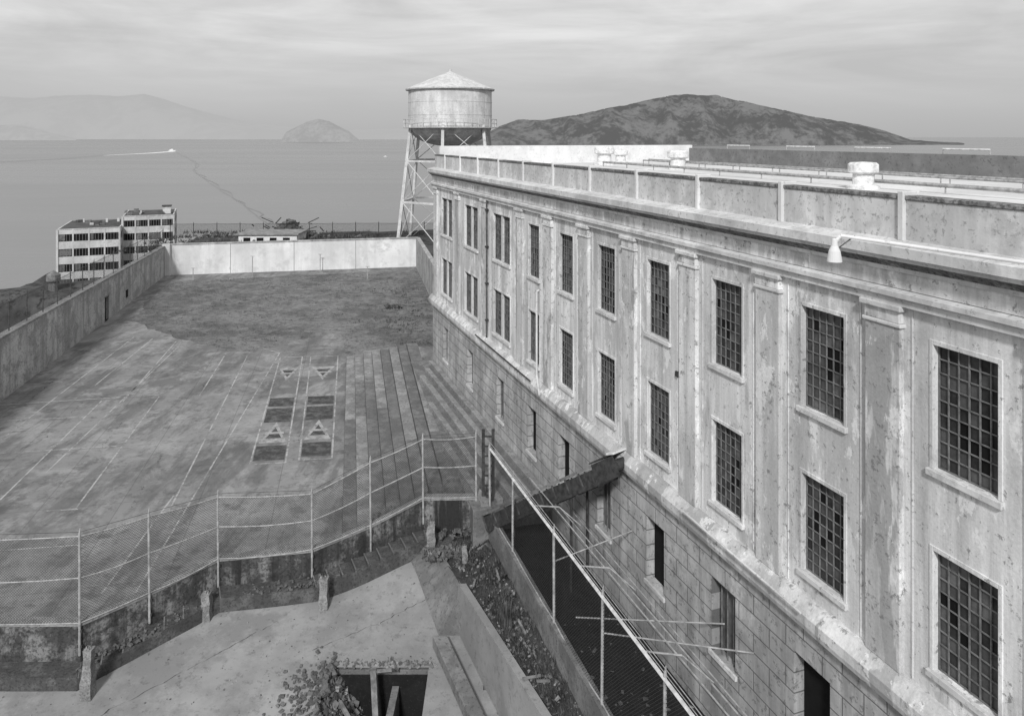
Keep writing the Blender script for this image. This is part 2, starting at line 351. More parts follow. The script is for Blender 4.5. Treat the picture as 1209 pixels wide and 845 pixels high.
# ============================================================ YARD
YD=17.5
mb=MB()
P=[(-31,27.2,17.4,18.75),(-15.45,27.3,17.4,18.75),(-13.76,29.0,17.33,18.6),(-11.96,31.1,17.2,18.45),(-8.3,31.7,17.15,18.25),(-6.1,33,16.8,18.05),(-3.9,33.6,15.9,17.36),(-1.53,32.8,15.5,16.7)]
PP=[(p[0],p[1]+.1) for p in P]+[(3.0,32.9)]
for a,b in zip(PP,PP[1:]): mb.face([(a[0],a[1],z(YD)),(b[0],b[1],z(YD)),(b[0],35,z(YD)),(a[0],35,z(YD))],'yard')
mb.face([(-31,35,z(YD)),(3,35,z(YD)),(-3,60,z(YD)),(-12.9,103.3,z(YD)),(-44,96.9,z(YD))],'yard'); mb.obj('yard_pavement')
mb=MB(); LZ=z(YD)+.006
def line(a,b,w=.08,m='paint',dz=0):
    a=Wd(a[0],a[1],YD);b=Wd(b[0],b[1],YD); d=(b-a); d.z=0; s=Vector((-d.y,d.x,0)).normalized()*w/2; 
    zz=LZ+dz
    mb.face([(p.x,p.y,zz) for p in (a-s,b-s,b+s,a+s)],m)
for a,b in [((88,602),(188,468)),((145,474),(208,403)),((235,468),(265,420)),((198,606),(292,420)),((0,520),(158,398)),((0,590),(120,473)),((52,560),(215,405)),
            ((120,700),(205,585)),((160,700),(330,417)),((112,455),(180,400))]: line(a,b)
for a,b in [((0,478),(188,466)),((0,535),(145,526)),((55,603),(92,601)),((0,497),(100,492)),((0,650),(95,643)),((300,408),(330,417))]: line(a,b,.08,dz=.004)
for l0,l1,r0,r1 in[((295,548),(331,422),(337,546),(357,421)),((353,543),(367,421),(392,541),(399,420))]:
    line(l0,l1,.09); line(r0,r1,.09); line(l0,r0,.1,dz=.004); line(l1,r1,.1,dz=.004)
    A0,A1,B0,B1=[Wd(q[0],q[1],YD) for q in (l0,l1,r0,r1)]
    def q(u,v): p=(A0.lerp(A1,u)).lerp(B0.lerp(B1,u),v); return (p.x,p.y,LZ)
    def patch(u0,u1,v0,v1,m,dz): mb.face([(x,y,z_+dz) for x,y,z_ in (q(u0,v0),q(u0,v1),q(u1,v1),q(u1,v0))],m)
    patch(.02,.12,.05,.95,'court',-.003); patch(.30,.42,.06,.94,'court',-.003); patch(.44,.52,.06,.94,'court',-.003)
    for u0,u1 in((.14,.30),(.86,.70)):
        mb.face([(x,y,z_+.001) for x,y,z_ in (q(u0,.08),q(u0,.92),q(u1,.5))],'courtlt')
        uu=u0+(u1-u0)*.2; u2=u0+(u1-u0)*.72
        mb.face([(x,y,z_+.004) for x,y,z_ in (q(uu,.25),q(uu,.75),q(u2,.5))],'court')
        um=u0+(u1-u0)*.45; mb.face([(x,y,z_+.008) for x,y,z_ in (q(um-.008,.2),q(um-.008,.8),q(um+.008,.8),q(um+.008,.2))],'courtlt')
mb.obj('court_marking')
rng=random.Random(5)
fpx=[(206,333),(180,352),(155,378),(205,397),(268,414),(300,416),(345,403),(400,392),(412,420),(440,412),(480,408),(520,410),(520,340),(500,322),(487,319),(350,325)]
fw=[Wd(a,b,YD) for a,b in fpx]
ed=[]
for i,p in enumerate(fw):
    q_=fw[(i+1)%len(fw)]; n=max(2,int((q_-p).length/.5))
    for t in range(n):
        r=p.lerp(q_,t/n); j_=.55*mnoise.noise(Vector((r.x*.5,r.y*.5,1))); ed.append((r.x+rng.uniform(-.12,.12)+j_,r.y+rng.uniform(-.12,.12)+j_,z(YD)+.004))
mb=MB(); mb.face(ed,'dirt'); mb.obj('dirt_field')
def inside(x,y,poly):
    c=False; j=len(poly)-1
    for i in range(len(poly)):
        if (poly[i].y>y)!=(poly[j].y>y) and x<(poly[j].x-poly[i].x)*(y-poly[i].y)/(poly[j].y-poly[i].y)+poly[i].x: c=not c
        j=i
    return c
def tuft(mb,p,h,w,m,n=5):
    for _ in range(n):
        a=rng.uniform(0,6.28); d=Vector((math.cos(a),math.sin(a),0)); o=Vector(p)+d*rng.uniform(0,w); s=Vector((-d.y,d.x,0))*w*.12
        t=o+d*w*rng.uniform(.2,.9)+Vector((0,0,h*rng.uniform(.5,1)))
        mb.face([o-s,o+s,t],m)
mb=MB()
cnt=0
while cnt<4200:
    x=rng.uniform(-43,-5);y=rng.uniform(56,102)
    if inside(x,y,fw):
        nn=mnoise.noise(Vector((x*.25,y*.25,3)))
        if nn>-.05+rng.uniform(-.3,.3)*1: 
            tuft(mb,(x,y,z(YD)),rng.uniform(.06,.2),.16,'grass',4)
        cnt+=1
for _ in range(1500):
    p=Wd(rng.uniform(420,512),rng.uniform(335,408),YD); xx=p.x/p.y*F+CX
    if mnoise.noise(Vector((p.x*.35,p.y*.35,9)))>.1+rng.uniform(-.35,.35)+max(0,(475-xx))*.012: tuft(mb,p,rng.uniform(.06,.25),.22,'weed',5)
for _ in range(40):
    p=Wd(rng.gauss(466,7),rng.gauss(363,1.5),YD); tuft(mb,p,rng.uniform(.15,.4),.3,'weed',6)
for _ in range(500):
    xx=-18+3.6*rng.randint(-3,3)*1.02; yy=rng.uniform(36,60); X=xx-.21*(yy-36); 
    if mnoise.noise(Vector((X,yy*.4,2)))>.1: tuft(mb,(X,yy,z(YD)),rng.uniform(.03,.1),.1,'weed',3)
mb.obj('field_grass')
LW=empty('yard_side_wall',(-27.2,20,0),math.atan2(.977,-.213))
mb=MB(); L=78.4
ops_=[(53.5,54.7,z(17.5),z(15.2))]
def shear(mb):
    mb.v=[(x,y,zz-(x/1.0235*.011-.15) if zz>z(14) else zz) for x,y,zz in mb.v]
wallgrid(mb,0,L,z(19),z(13.05)-.15,ops_,0,'walll',-.3,'walll')
mb.face([(0,.5,z(19)),(L,.5,z(19)),(L,.5,z(13.05)-.15),(0,.5,z(13.05)-.15)],'walll')
mb.box((0,-.06,z(13.05)-.147),(L,.56,z(13.05)),'conc'); shear(mb); mb.obj('wall',LW)
mb=MB(); mb.box((53.5,.25,z(17.5)),(54.7,.3,z(15.2)),'hole'); mb.box((53.4,-.05,z(15.2)),(54.8,-.003,z(15.08)),'conc'); mb.obj('door',LW)
mb=MB(); mb.box((60.5,-.02,z(16.7)),(61.3,-.002,z(15.9)),'hole'); mb.obj('vent_opening',LW)
BW=empty('yard_end_wall',(-43.9,96.6,0),math.atan2(.2055,.9787))
mb=MB(); mb.box((-.4,0,z(19)),(31.8,.5,z(13.7)),'wallw'); mb.box((-.5,-.07,z(13.697)),(31.9,.57,z(13.55)),'walll'); mb.box((-.3,-.5,z(19)),(.6,-.003,z(13.5)),'wallw')
for s in (7.8,15.7,23.6): mb.box((s-.03,-.015,z(17.5)),(s+.03,-.002,z(13.72)),'conc')
mb.obj('wall',BW,bevel=.02)
mb=MB(); a=Vector((-13.0,103.2,0)); b=Vector((-4.6,62,0)); s=Vector((.5,.1,0))
mb.hexa([(*a.xy,z(19)),(*b.xy,z(19)),((b+s).x,(b+s).y,z(19)),((a+s).x,(a+s).y,z(19))],[(*a.xy,z(13.55)),(*b.xy,z(13.4)),((b+s).x,(b+s).y,z(13.4)),((a+s).x,(a+s).y,z(13.55))],'walll'); mb.obj('yard_corner_wall')
for px,py,h in((298,327,2.6),(378,320,2.2),(434,330,1.6),(228,330,1.4)):
    p=Wd(px,py,YD); mb=MB(); mb.tube(p,p+Vector((0,0,h)),.05,'rail'); mb.tube(p+Vector((-.25,0,h)),p+Vector((.25,0,h)),.035,'rail'); mb.lathe(p,[(.2,0),(.16,.1),(.05,.12)],'conc',10); mb.obj('yard_pole')
mb=MB(); ud=Vector((-.2055,.9787,0)); vd=Vector((.9787,.2055,0)); O=Vector((-7.35,33.0,0))
Lb=27.6; nS=8; tw=.64
for i in range(nS):
    v0=i*tw; D_=17.5-.225*(i+1)
    st=O+vd*v0+ud*(1.0 if v0>2.5 else .9 if v0>1.2 else 0.2); en=O+vd*v0+ud*(Lb-.42*i); w=vd*tw
    if i==nS-1: w=vd*1.4
    n=4
    for j in range(n):
        a=st.lerp(en,j/n); b=st.lerp(en,(j+1)/n)-ud*.015; dz=rng.uniform(-.012,.012)
        if i==nS-1 and j==n-1: w=vd*.8
        mm='conc' if (i+rng.choice((0,0,0,0,0,1)))%2 else 'conc2'
        mb.hexa([(*(a).xy,z(18)),(*(a+w).xy,z(18)),(*(b+w).xy,z(18)),(*(b).xy,z(18))],[(*(a).xy,z(D_)+dz),(*(a+w).xy,z(D_)+dz),(*(b+w).xy,z(D_)+dz),(*(b).xy,z(D_)+dz)],mm)
        mb.hexa([(*(a-vd*.015).xy,z(18)),(*(a-vd*.003).xy,z(18)),(*(b-vd*.003).xy,z(18)),(*(b-vd*.015).xy,z(18))],[(*(a-vd*.015).xy,z(D_)-.03),(*(a-vd*.003).xy,z(D_)-.03),(*(b-vd*.003).xy,z(D_)-.03),(*(b-vd*.015).xy,z(D_)-.03)],'step')  # thin dark riser strips paint in the shade between treads
mb.obj('bleachers')
mb=MB()
def bl(s,o,Z):
    d=Vector((-.3362,.9417)); n_=Vector((-.9417,-.3362)); p=Vector((13.57,0))+d*s+n_*o; return (p.x,p.y,Z)
s_n=35.1
mb.hexa([bl(s_n,.1,z(18)),bl(s_n,3.6,z(18)),bl(57,-.2,z(18)),bl(57,-1,z(18))][::-1],[bl(s_n,.1,z(15.6)),bl(s_n,3.6,z(15.6)),bl(57,1.6,z(15.6)),bl(57,.1,z(15.6))][::-1],'conc2')
for o,e,ww_ in((.15,56,.35),(.85,55,.3),(1.5,53,.35),(2.2,48,.3),(2.85,42,.35)):
    mb.hexa([bl(s_n+.2,o,z(15.7)),bl(e,o,z(15.7)),bl(e,o+ww_,z(15.7)),bl(s_n+.2,o+ww_,z(15.7))],[bl(s_n+.2,o,z(15.4)),bl(e,o,z(15.4)),bl(e,o+ww_,z(15.4)),bl(s_n+.2,o+ww_,z(15.4))],'conc')
mb.obj('building_walkway',bevel=.02)
mb=MB()
for i in range(len(P)-1):
    a,b=P[i],P[i+1]; 
    mb.hexa([(a[0],a[1],z(22)),(b[0],b[1],z(22)),(b[0],b[1]+.35,z(22)),(a[0],a[1]+.35,z(22))],[(a[0],a[1],z(a[2])),(b[0],b[1],z(b[2])),(b[0],b[1]+.35,z(b[2])),(a[0],a[1]+.35,z(a[2]))],'retw')
    mb.hexa([(a[0],a[1]-.03,z(a[2])-.09),(b[0],b[1]-.03,z(b[2])-.09),(b[0],b[1]+.38,z(b[2])-.09),(a[0],a[1]+.38,z(a[2])-.09)],[(a[0],a[1]-.03,z(a[2])+.02),(b[0],b[1]-.03,z(b[2])+.02),(b[0],b[1]+.38,z(b[2])+.02),(a[0],a[1]+.38,z(a[2])+.02)],'conc')
mb.obj('retaining_wall')
def fence(name,pts,posts_down=1.0,rails=(0,.5,1),pr=.045,side=-.06,rail='rail',wires=0,toprail=None,wm='iron',wr=.008):
    mb=MB(); u=0
    for i,(x,y,zt,zb) in enumerate(pts):
        lx=rng.uniform(-.04,.04)
        mb.tube((x,y+side,zb-posts_down),(x+lx,y+side,zt+.1),pr,rail); mb.tube((x+lx,y+side,zt+.1),(x+lx+.02,y+side,zt+.3),pr*.9,rail,8,.012)
        if posts_down>.3:
            for k_ in(.25,.75): mb.box((x-.09,y+side-.02,zb-posts_down*k_),(x+.09,y+side+.07,zb-posts_down*k_+.08),'iron')
        if i<len(pts)-1:
            x2,y2,zt2,zb2=pts[i+1]; Ls=math.hypot(x2-x,y2-y)
            for r in rails:
                rr=pr*.5; mt_=rail
                if toprail and r==1: rr,mt_=toprail
                ns=4; prev=Vector((x,y+side,zb+.05+(zt-zb-.05)*r)); e_=Vector((x2,y2+side,zb2+.05+(zt2-zb2-.05)*r)); s0_=prev.copy(); jit=rng.uniform(.005,.03)
                for t in range(1,ns+1):
                    q_=s0_.lerp(e_,t/ns)-Vector((0,0,math.sin(math.pi*t/ns)*Ls*jit*(0 if toprail and r==1 else 1))); mb.tube(prev,q_,rr,mt_,6); prev=q_
            for k_ in range(wires):
                mb.tube((x,y+side,zt+.15+.12*k_),(x2,y2+side,zt2+.15+.12*k_),wr,wm,4)
            yo=side+.03
            mb.face([(x,y+yo,zb),(x2,y2+yo,zb2),(x2,y2+yo,zt2),(x,y+yo,zt)],'chain',[(u,zb-z(20)),(u+Ls,zb2-z(20)),(u+Ls,zt2-z(20)),(u,zt-z(20))])
            u+=Ls
    return mb.obj(name)
tops=[3.05,3.15,2.95,2.55,2.35,2.75,2.62,2.65]
pts=[(-21.0,27.26,z(17.4)+3.0,z(17.4))]+[(p[0],p[1],z(p[2])+t,z(p[2])) for p,t in zip(P[1:],tops[1:])]
pts=[(-26.0,27.23,z(17.4)+3.0,z(17.4))]+pts
fence('chain_link_fence',pts,1.1,rails=(0,.52,1),wires=1)
mb=MB(); x,y=-1.3,32.7
for dx in(0,.42): mb.box((x+dx,y,z(16.6)),(x+dx+.13,y+.13,z(12.55)),'iron')
for k_ in range(7): mb.box((x+.13,y+.03,z(15.4)+k_*.42),(x+.42,y+.08,z(15.4)+k_*.42+.06),'iron')
mb.obj('gate_post')
mb=MB()
def stairs(a,b,n,w=.85):
    for i in range(n):
        t0=i/n;t1=(i+1)/n; D_=a[3]+(b[3]-a[3])*(t1) 
        x0=a[0]+(b[0]-a[0])*t0;x1=a[0]+(b[0]-a[0])*t1;y0=a[1]+(b[1]-a[1])*t0-.003;y1=a[1]+(b[1]-a[1])*t1-.003
        mb.hexa([(x0+.35,y0-w,z(22)),(x1+.35,y1-w,z(22)),(x1,y1,z(22)),(x0,y0,z(22))],[(x0+.35,y0-w,z(D_)),(x1+.35,y1-w,z(D_)),(x1,y1,z(D_)),(x0,y0,z(D_))],'step')
        mb.hexa([(x0+.35,y0-w+.03,z(D_)+.003),(x0+.41,y0-w+.03,z(D_)+.003),(x0+.06,y0-.02,z(D_)+.003),(x0,y0-.02,z(D_)+.003)],[(x0+.35,y0-w+.03,z(D_)+.02),(x0+.41,y0-w+.03,z(D_)+.02),(x0+.06,y0-.02,z(D_)+.02),(x0,y0-.02,z(D_)+.02)],'conc2')
stairs(P[0],P[1],1); stairs((P[1][0],P[1][1],0,18.85),(P[3][0],P[3][1],0,18.35),7); stairs((P[3][0],P[3][1],0,18.3),(P[4][0],P[4][1],0,18.3),1); stairs((P[4][0],P[4][1],0,18.3),(P[6][0],P[6][1],0,17.3),9)
stairs((P[6][0],P[6][1],0,17.3),(P[7][0],P[7][1],0,17.3),1,1.4)
mb.obj('stairs',bevel=.01)
mb=MB()
for _ in range(420):
    t=rng.random()*.999; i=int(t*6)+1; f=t*6-int(t*6); a,b=P[i],P[min(i+1,7)]
    x=a[0]+(b[0]-a[0])*f+.15; y=a[1]+(b[1]-a[1])*f-rng.uniform(.05,.85); D_=(a[3]+(b[3]-a[3])*f)
    mb.rock((x,y,z(D_)+.06),rng.uniform(.02,.1),'rock',rng)
for _ in range(200):
    mb.rock((rng.uniform(-3.8,-.6),rng.uniform(31.2,32.3),z(17.3)+.03),rng.uniform(.03,.12),'rock',rng)
mb.obj('stair_rubble')
def sm(t): t=max(0,min(1,t)); return t*t*(3-2*t)
def tD(X,Y): return 19.15+.09*(27-Y)-sm((X+8)/5)*sm((Y-28.5)/4)*.75+.03*mnoise.noise(Vector((X*.6,Y*.6,0)))
wc=lambda Y:-1.92-.44*(Y-29.05)
mb=MB(); gx=[-31+.5*i for i in range(66)]; 
Ys=[21+.5*i for i in range(25)]
for j in range(len(Ys)-1):
    for i in range(len(gx)-1):
        y0,y1=Ys[j],Ys[j+1]
        x0,x1=gx[i],gx[i+1]
        if x0>=min(wc(y0),wc(y1)): continue
        xa,xb=min(x1,wc(y0)),min(x1,wc(y1))
        cx=(x0+x1)/2;cy=(y0+y1)/2
        if -6.5<cx<-3 and cy<27.5: continue
        mb.face([(x0,y0,z(tD(x0,y0))),(xa,y0,z(tD(xa,y0))),(xb,y1,z(tD(xb,y1))),(x0,y1,z(tD(x0,y1)))],'terrace')
mb.obj('terrace_slab')
mb=MB()
def crack(p,q,w=.04):
    p=Vector(p);q=Vector(q); n=30; prev=None
    for i in range(n+1):
        r=p.lerp(q,i/n); r.x+=rng.uniform(-.05,.05); r.y+=rng.uniform(-.05,.05); ww=w*rng.uniform(.4,1.2); c=((r.x-ww,r.y,z(tD(r.x,r.y))+.012),(r.x+ww,r.y+ww,z(tD(r.x,r.y))+.012))
        if prev: mb.face([prev[0],prev[1],c[1],c[0]],'soil')
        prev=c
crack((-7.6,28.2),(-2.6,31.0),.035); crack((-14,25.2),(-9.3,29.6),.02)
mb.obj('pavement_crack')
mb=MB(); X0,X1,Y1=-6.5,-3.0,27.5
mb.box((X0-.25,21,z(23.5)),(X0-.003,Y1,z(19.75)),'conc2'); mb.box((X0-.02,21,z(23.5)),(X0+.01,Y1,z(19.62)+.0),'shadetone')
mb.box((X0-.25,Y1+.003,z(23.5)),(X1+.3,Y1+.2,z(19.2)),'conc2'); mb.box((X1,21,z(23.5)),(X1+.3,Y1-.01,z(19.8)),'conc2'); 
mb.box((X0+.014,Y1-.06,z(23.4)),(X1-.004,Y1-.006,z(19.35)),'shadetone')  # dark linings put the shade inside the pit into its colour
mb.box((X0,21,z(23.4)),(X1,Y1-.07,z(22.2)),'shadetone')
mb.box((-4.3,21,z(22.2)),(-4.05,Y1-.1,z(19.7)),'conc2')
mb.obj('stairwell_pit',bevel=.03)
mb=MB()
for _ in range(1100):
    x=-6.6+abs(rng.gauss(0,1.1));y=27.6-abs(rng.gauss(0,1.8)); 
    if x>-4.4 or y<21: continue
    hgt=max(0,2.9-1.5*(x+6.4)); mb.rock((x,y,z(22.0)+hgt*rng.uniform(.8,1)),rng.uniform(.03,.2),'rock' if rng.random()<.8 else 'conc',rng)
for _ in range(260): 
    x=-7.0+rng.gauss(0,.5); y=26.3+rng.gauss(0,.7); mb.rock((min(x,-6.5),y,z(tD(x,y))+.02),rng.uniform(.02,.11),'rock',rng)
for _ in range(160):
    x=rng.uniform(-6.9,-2.8); y=27.65+rng.gauss(0,.1); mb.rock((x,y,z(tD(x,y))+.01),rng.uniform(.02,.1),rng.choice(['rock','conc']),rng)
for _ in range(350):
    x=rng.uniform(-22,-3); y=rng.uniform(23,31.5)
    if x<-6.9 or y>27.9: mb.rock((x,y,z(tD(x,y))+.005),rng.uniform(.01,.045),rng.choice(['rock','conc']),rng)
mb.obj('rubble')
mb=MB(); mb.beam((-4.6,26.2,z(21.5)),(-4.85,26.7,z(18.6)),.2,.2,'wood'); mb.beam((-4.9,26.7,z(18.7)),(-4.2,26.65,z(18.6)),.08,.08,'wood'); mb.beam((-6.0,26.5,z(19.6)),(-4.4,25.2,z(20.9)),.12,.1,'wood'); mb.obj('timber_post')
mb=MB()
a=Vector((wc(28.5)-1.3,28.5,0)); b=Vector((wc(22)-1.3,22,0))
mb.hexa([(a.x,a.y,z(21)),(b.x,b.y,z(21)),(b.x+.55,b.y,z(21)),(a.x+.55,a.y,z(21))][::-1],[(a.x,a.y,z(18.6)),(b.x,b.y,z(19.2)),(b.x+.55,b.y,z(19.2)),(a.x+.55,a.y,z(18.6))][::-1],'conc2'); mb.obj('concrete_curb',bevel=.03)
mb=MB()
n=7; t=.3
for i in range(n):
    y0=29.4-(29.4-21)*i/n;y1=29.4-(29.4-21)*(i+1)/n; d0=d1=17.2
    mb.hexa([(wc(y0)-.25,y0,z(22)),(wc(y1)-.25,y1,z(22)),(wc(y1)+t,y1,z(22)),(wc(y0)+t,y0,z(22))][::-1],[(wc(y0),y0,z(d0)),(wc(y1),y1,z(d1)),(wc(y1)+t,y1,z(d1)),(wc(y0)+t,y0,z(d0))][::-1],'terrace')
mb.obj('low_concrete_wall')
wb=lambda Y:-1.16+.316*(32.6-Y)
def dD(t,Y): return 17.45-.55*t+.12*math.sin(t*3.14)
mb=MB()
for j in range(24):
    y0=33-.5*j;y1=y0-.5
    for i in range(8):
        def pt(y,t): x=wc(y)+.2+(wb(y)-wc(y)-.2)*t; return (x,y,z(dD(t,y))+.15*mnoise.noise(Vector((x*1.5,y*1.5,5))))
        mb.face([pt(y0,i/8),pt(y1,i/8),pt(y1,(i+1)/8),pt(y0,(i+1)/8)],'soil')
for j in range(8):
    y0=33-.5*j;y1=y0-.5; mb.face([(wc(y0)+.25,y0,z(17.42)),(wc(y1)+.25,y1,z(17.42)),(wc(y1)-.9,y1,z(tD(wc(y1)-.9,y1))+.02),(wc(y0)-.9,y0,z(tD(wc(y0)-.9,y0))+.02)],'conc2')
mb.face([(wc(29)+.25,29,z(17.42)),(wc(29)-.9,29,z(tD(wc(29)-.9,29))+.02),(wc(29)+.1,29,z(19.5))],'conc2')
mb.obj('drainage_ditch')
mb=MB()
for _ in range(600):
    y=rng.uniform(21,32.5);t=rng.uniform(.12,.97);x=wc(y)+.2+(wb(y)-wc(y)-.2)*t; mb.rock((x,y,z(dD(t,y))+.02),rng.uniform(.015,.09),'rock' if rng.random()<.75 else 'conc',rng)
for _ in range(12):
    y=rng.uniform(24,32);t=rng.uniform(.2,.9);x=wc(y)+.2+(wb(y)-wc(y)-.2)*t; p=Vector((x,y,z(dD(t,y))+.08)); mb.beam(p,p+Vector((rng.uniform(-.6,.6),rng.uniform(-.8,.8),rng.uniform(-.03,.15))),.07,.05,'wood')
mb.obj('ditch_rubble')
mb=MB()
for _ in range(330):
    y=rng.uniform(21,32.5);t=rng.uniform(.3,1);x=wc(y)+.2+(wb(y)-wc(y)-.2)*t; tuft(mb,(x,y,z(dD(t,y))),rng.uniform(.08,.4),.2,'weed',8)
for _ in range(40): tuft(mb,(-.2+rng.gauss(0,.1),27.2+rng.gauss(0,.12),z(17.4)),rng.uniform(.3,1.1),.2,'grass',7)
mb.obj('weeds')
mb=MB()
for i in range(10):
    y0=32.6-1.6*i;y1=y0-1.6; mb.hexa([(wb(y0),y0,z(22)),(wb(y1),y1,z(22)),(wb(y1)+.28,y1,z(22)),(wb(y0)+.28,y0,z(22))][::-1],[(wb(y0),y0,z(15.9)),(wb(y1),y1,z(15.9)),(wb(y1)+.28,y1,z(15.9)),(wb(y0)+.28,y0,z(15.9))][::-1],'conc2')
mb.obj('passage_wall')
pts=[]
for i,Y in enumerate((32.3,29.3,25.0,21.4,18.0,14.5)):
    pts.append((wb(Y)+.14,Y,z(13.2)+(32.3-Y)*.03,z(15.9)))
fence('passage_fence',pts,.9,rails=(0,1),side=0,toprail=(.05,'railwhite'),wires=2,wm='rail',wr=.012)
mb=MB()
def ln(p,q,r=.022,m='rail'): mb.tube(p,q,r,m,6)
for Y,dd,zz in ((25.0,1.2,13.9),(21.4,-1.4,13.9),(23.2,-2.0,14.6)):
    p=Vector((wb(Y)+.14,Y,z(zz))); s_=(Y+dd)*1.0618; ln(p,Vector(bl(s_,.1,z(13.5))))
for o1,d1,o2,d2 in((.9,13.4,1.2,12.9),(1.6,14.0,1.9,13.4),(2.3,14.4,2.5,14.0)):
    p=Vector((wb(30)+.14+o1,30,z(d1))); q_=Vector((wb(13)+o2,13,z(d2))); ln(p,q_,.022)
for Y in (27,23,19): 
    p=Vector((wb(Y)+.14,Y,z(13.2)+(32.3-Y)*.03)); q_=p+Vector((.9,-.3,.1)); ln(p,q_,.025); ln(q_,q_+Vector((.75,-.1,-.6)),.02)
mb.obj('pipe_brace')
mb=MB(); mb.face([(-1.0,32.6,z(16.6)),(2.2,32.8,z(16.6)),bl(8,.05,z(16.9)),(wb(8),8,z(16.9))],'shadetone'); mb.obj('passage_floor')
mb=MB()
for _ in range(260):
    y=rng.uniform(16,32); x=rng.uniform(wb(y)+.3,13.4-.357*y); mb.rock((x,y,z(16.75)),rng.uniform(.03,.12),'rock',rng)
mb.obj('passage_debris')
mb=MB(); A=Vector((-.75,32.1,z(16.05))); B=Vector((3.78,26.7,z(11.45))); d=(B-A).normalized(); sd=d.cross(Vector((0,0,1))).normalized(); up=sd.cross(d); hh=.3; hw=.5
for s_ in(-hw,hw):
    mb.beam(A+sd*s_+up*hh,B+sd*s_+up*hh,.09,.09,'rail' if s_<0 else 'conc2'); mb.beam(A+sd*s_-up*hh,B+sd*s_-up*hh,.1,.14,'iron')
    mb.beam(A+sd*s_*.97-up*.02,B+sd*s_*.97-up*.02,.03,.42,'iron')
    n=10
    for i in range(n):
        c0=A.lerp(B,i/n)+sd*s_*1.03;c1=A.lerp(B,(i+1)/n)+sd*s_*1.03; mb.beam(c0-up*hh,c0+up*hh,.05,.05,'darkpipe')
mb.beam(A-up*.1,B-up*.1,.92,.04,'darkpipe')
for i in range(14):
    c=A.lerp(B,(i+.5)/14); mb.tube(c-sd*.47+up*.06,c+sd*.47+up*.06,.05,'iron')
for i in range(6):
    c=A.lerp(B,(i+.5)/6); mb.beam(c-sd*.5-up*.36,c+sd*.5-up*.36,.08,.06,'darkpipe')
mb.beam(B-d*.9+up*.4,B+d*.35+up*.4,1.12,.05,'iron'); mb.tube(B+d*.3-sd*.54,B+d*.3+sd*.54,.2,'iron',14); mb.beam(B+d*.15+up*.46,B+d*.5+up*.38,1.16,.06,'railwhite')
for s_ in(-.56,.56): mb.beam(B-d*.8+sd*s_,B+d*.4+sd*s_,.04,.68,'iron')
for t in(.1,.7): 
    c=A.lerp(B,t)
    for s_ in(-.42,.42): p=c+sd*s_-up*.2; mb.tube(p,(p.x,p.y,z(16.7)),.05,'iron',6)
mb.obj('conveyor_chute')
def bpost(px,py0,py1,Y,w=.36):
    base=Wy(px,py1,Y); top=Wy(px,py0,Y); h=top.z-base.z; mb=MB(); sec=6
    def ring(t,g,dx): 
        return [(base.x+sx*w/2*g+dx,base.y+sy*w/2*g,base.z-.3+(h+.3)*t) for sx,sy in((-1,-1),(1,-1),(1,1),(-1,1))]
    g0=1.05;dx0=0
    for i in range(sec):
        g1=rng.uniform(.72,1.0) if i>2 else rng.uniform(.92,1.05); dx1=rng.uniform(-.04,.04); mb.hexa(ring(i/sec,g0,dx0),ring((i+1)/sec,g1,dx1),'post'); g0=g1; dx0=dx1
    for _ in range(4): mb.rock((base.x+rng.uniform(-.1,.1),base.y,base.z+h),w*.28,'post',rng)
    for _ in range(3):
        x=base.x+rng.uniform(-.1,.1); y=base.y+rng.uniform(-.1,.1); mb.tube((x,y,base.z+h-.1),(x+rng.uniform(-.15,.15),y,base.z+h+rng.uniform(.15,.4)),.012,'iron',5)
    mb.obj('broken_concrete_post')
bpost(104,765,812,26.2); bpost(244,700,747,29.9); bpost(382,682,727,30.5); bpost(509,618,662,32.3); bpost(549,645,690,31.2,.25)
pts=[]
for i in range(27):
    s_=i*3.0; X=-27.2-.213*s_-.25; Y=20+.977*s_; zt=z(13.05)-(s_/1.0235*.011-.15); pts.append((X,Y,zt+2.0,zt))
fence('wall_top_fence',pts,0,rails=(1,),pr=.04,side=0,rail='darkpipe')
pts=[(-52+3.5*i,116+.12*i,z(15.2)+2.0,z(15.2)) for i in range(13)]
fence('headland_fence',pts,0,rails=(1,),pr=.05,side=0,rail='iron')
mb=MB(); GX=[-125+2.*i for i in range(75)]; GY=[14+2.*i for i in range(86)]
H={}
for i,X in enumerate(GX):
    for j,Y in enumerate(GY):
        left=(-22.83-.218*Y)-X
        north=Y-(96.6+.21*(X+43.9))
        d=22.
        if north>1.5: 
            d=15.2 if north<22 else 15.2+(north-22)*.9
            if left>0: d=max(d,15.2+left*.9)
        elif left>1.: d=18+left*1.5
        if Y>122 and left>4: d=min(d,28+max(0,-93-X)*.7+max(0,Y-168)*.7+max(0,130-Y)*1.5)
        n=mnoise.noise(Vector((X*.12,Y*.12,0)))+.5*mnoise.noise(Vector((X*.4,Y*.4,2)))
        H[i,j]=z(min(d,50))+(n*.35 if d<16 else (n*1.2 if d>23 else 0))
for i in range(len(GX)-1):
    for j in range(len(GY)-1):
        mb.face([(GX[a],GY[b],H[a,b]) for a,b in((i,j),(i+1,j),(i+1,j+1),(i,j+1))],'scrub')
mb.obj('headland_terrain',smooth=True)
mb=MB(); 
c=Wy(316,284,110); mb.box((c.x-4.2,c.y,z(16)),(c.x+4.2,c.y+5,z(14.1)),'wallw'); mb.box((c.x-4.5,c.y-.3,z(14.097)),(c.x+4.5,c.y+5.3,z(13.9)),'conc'); 
for i in range(4): mb.box((c.x-3.5+i*1.9,c.y-.02,z(15.4)),(c.x-2.5+i*1.9,c.y-.003,z(14.5)),'hole')
mb.obj('ruined_building')
mb=MB(); c=Wy(342,275,118)
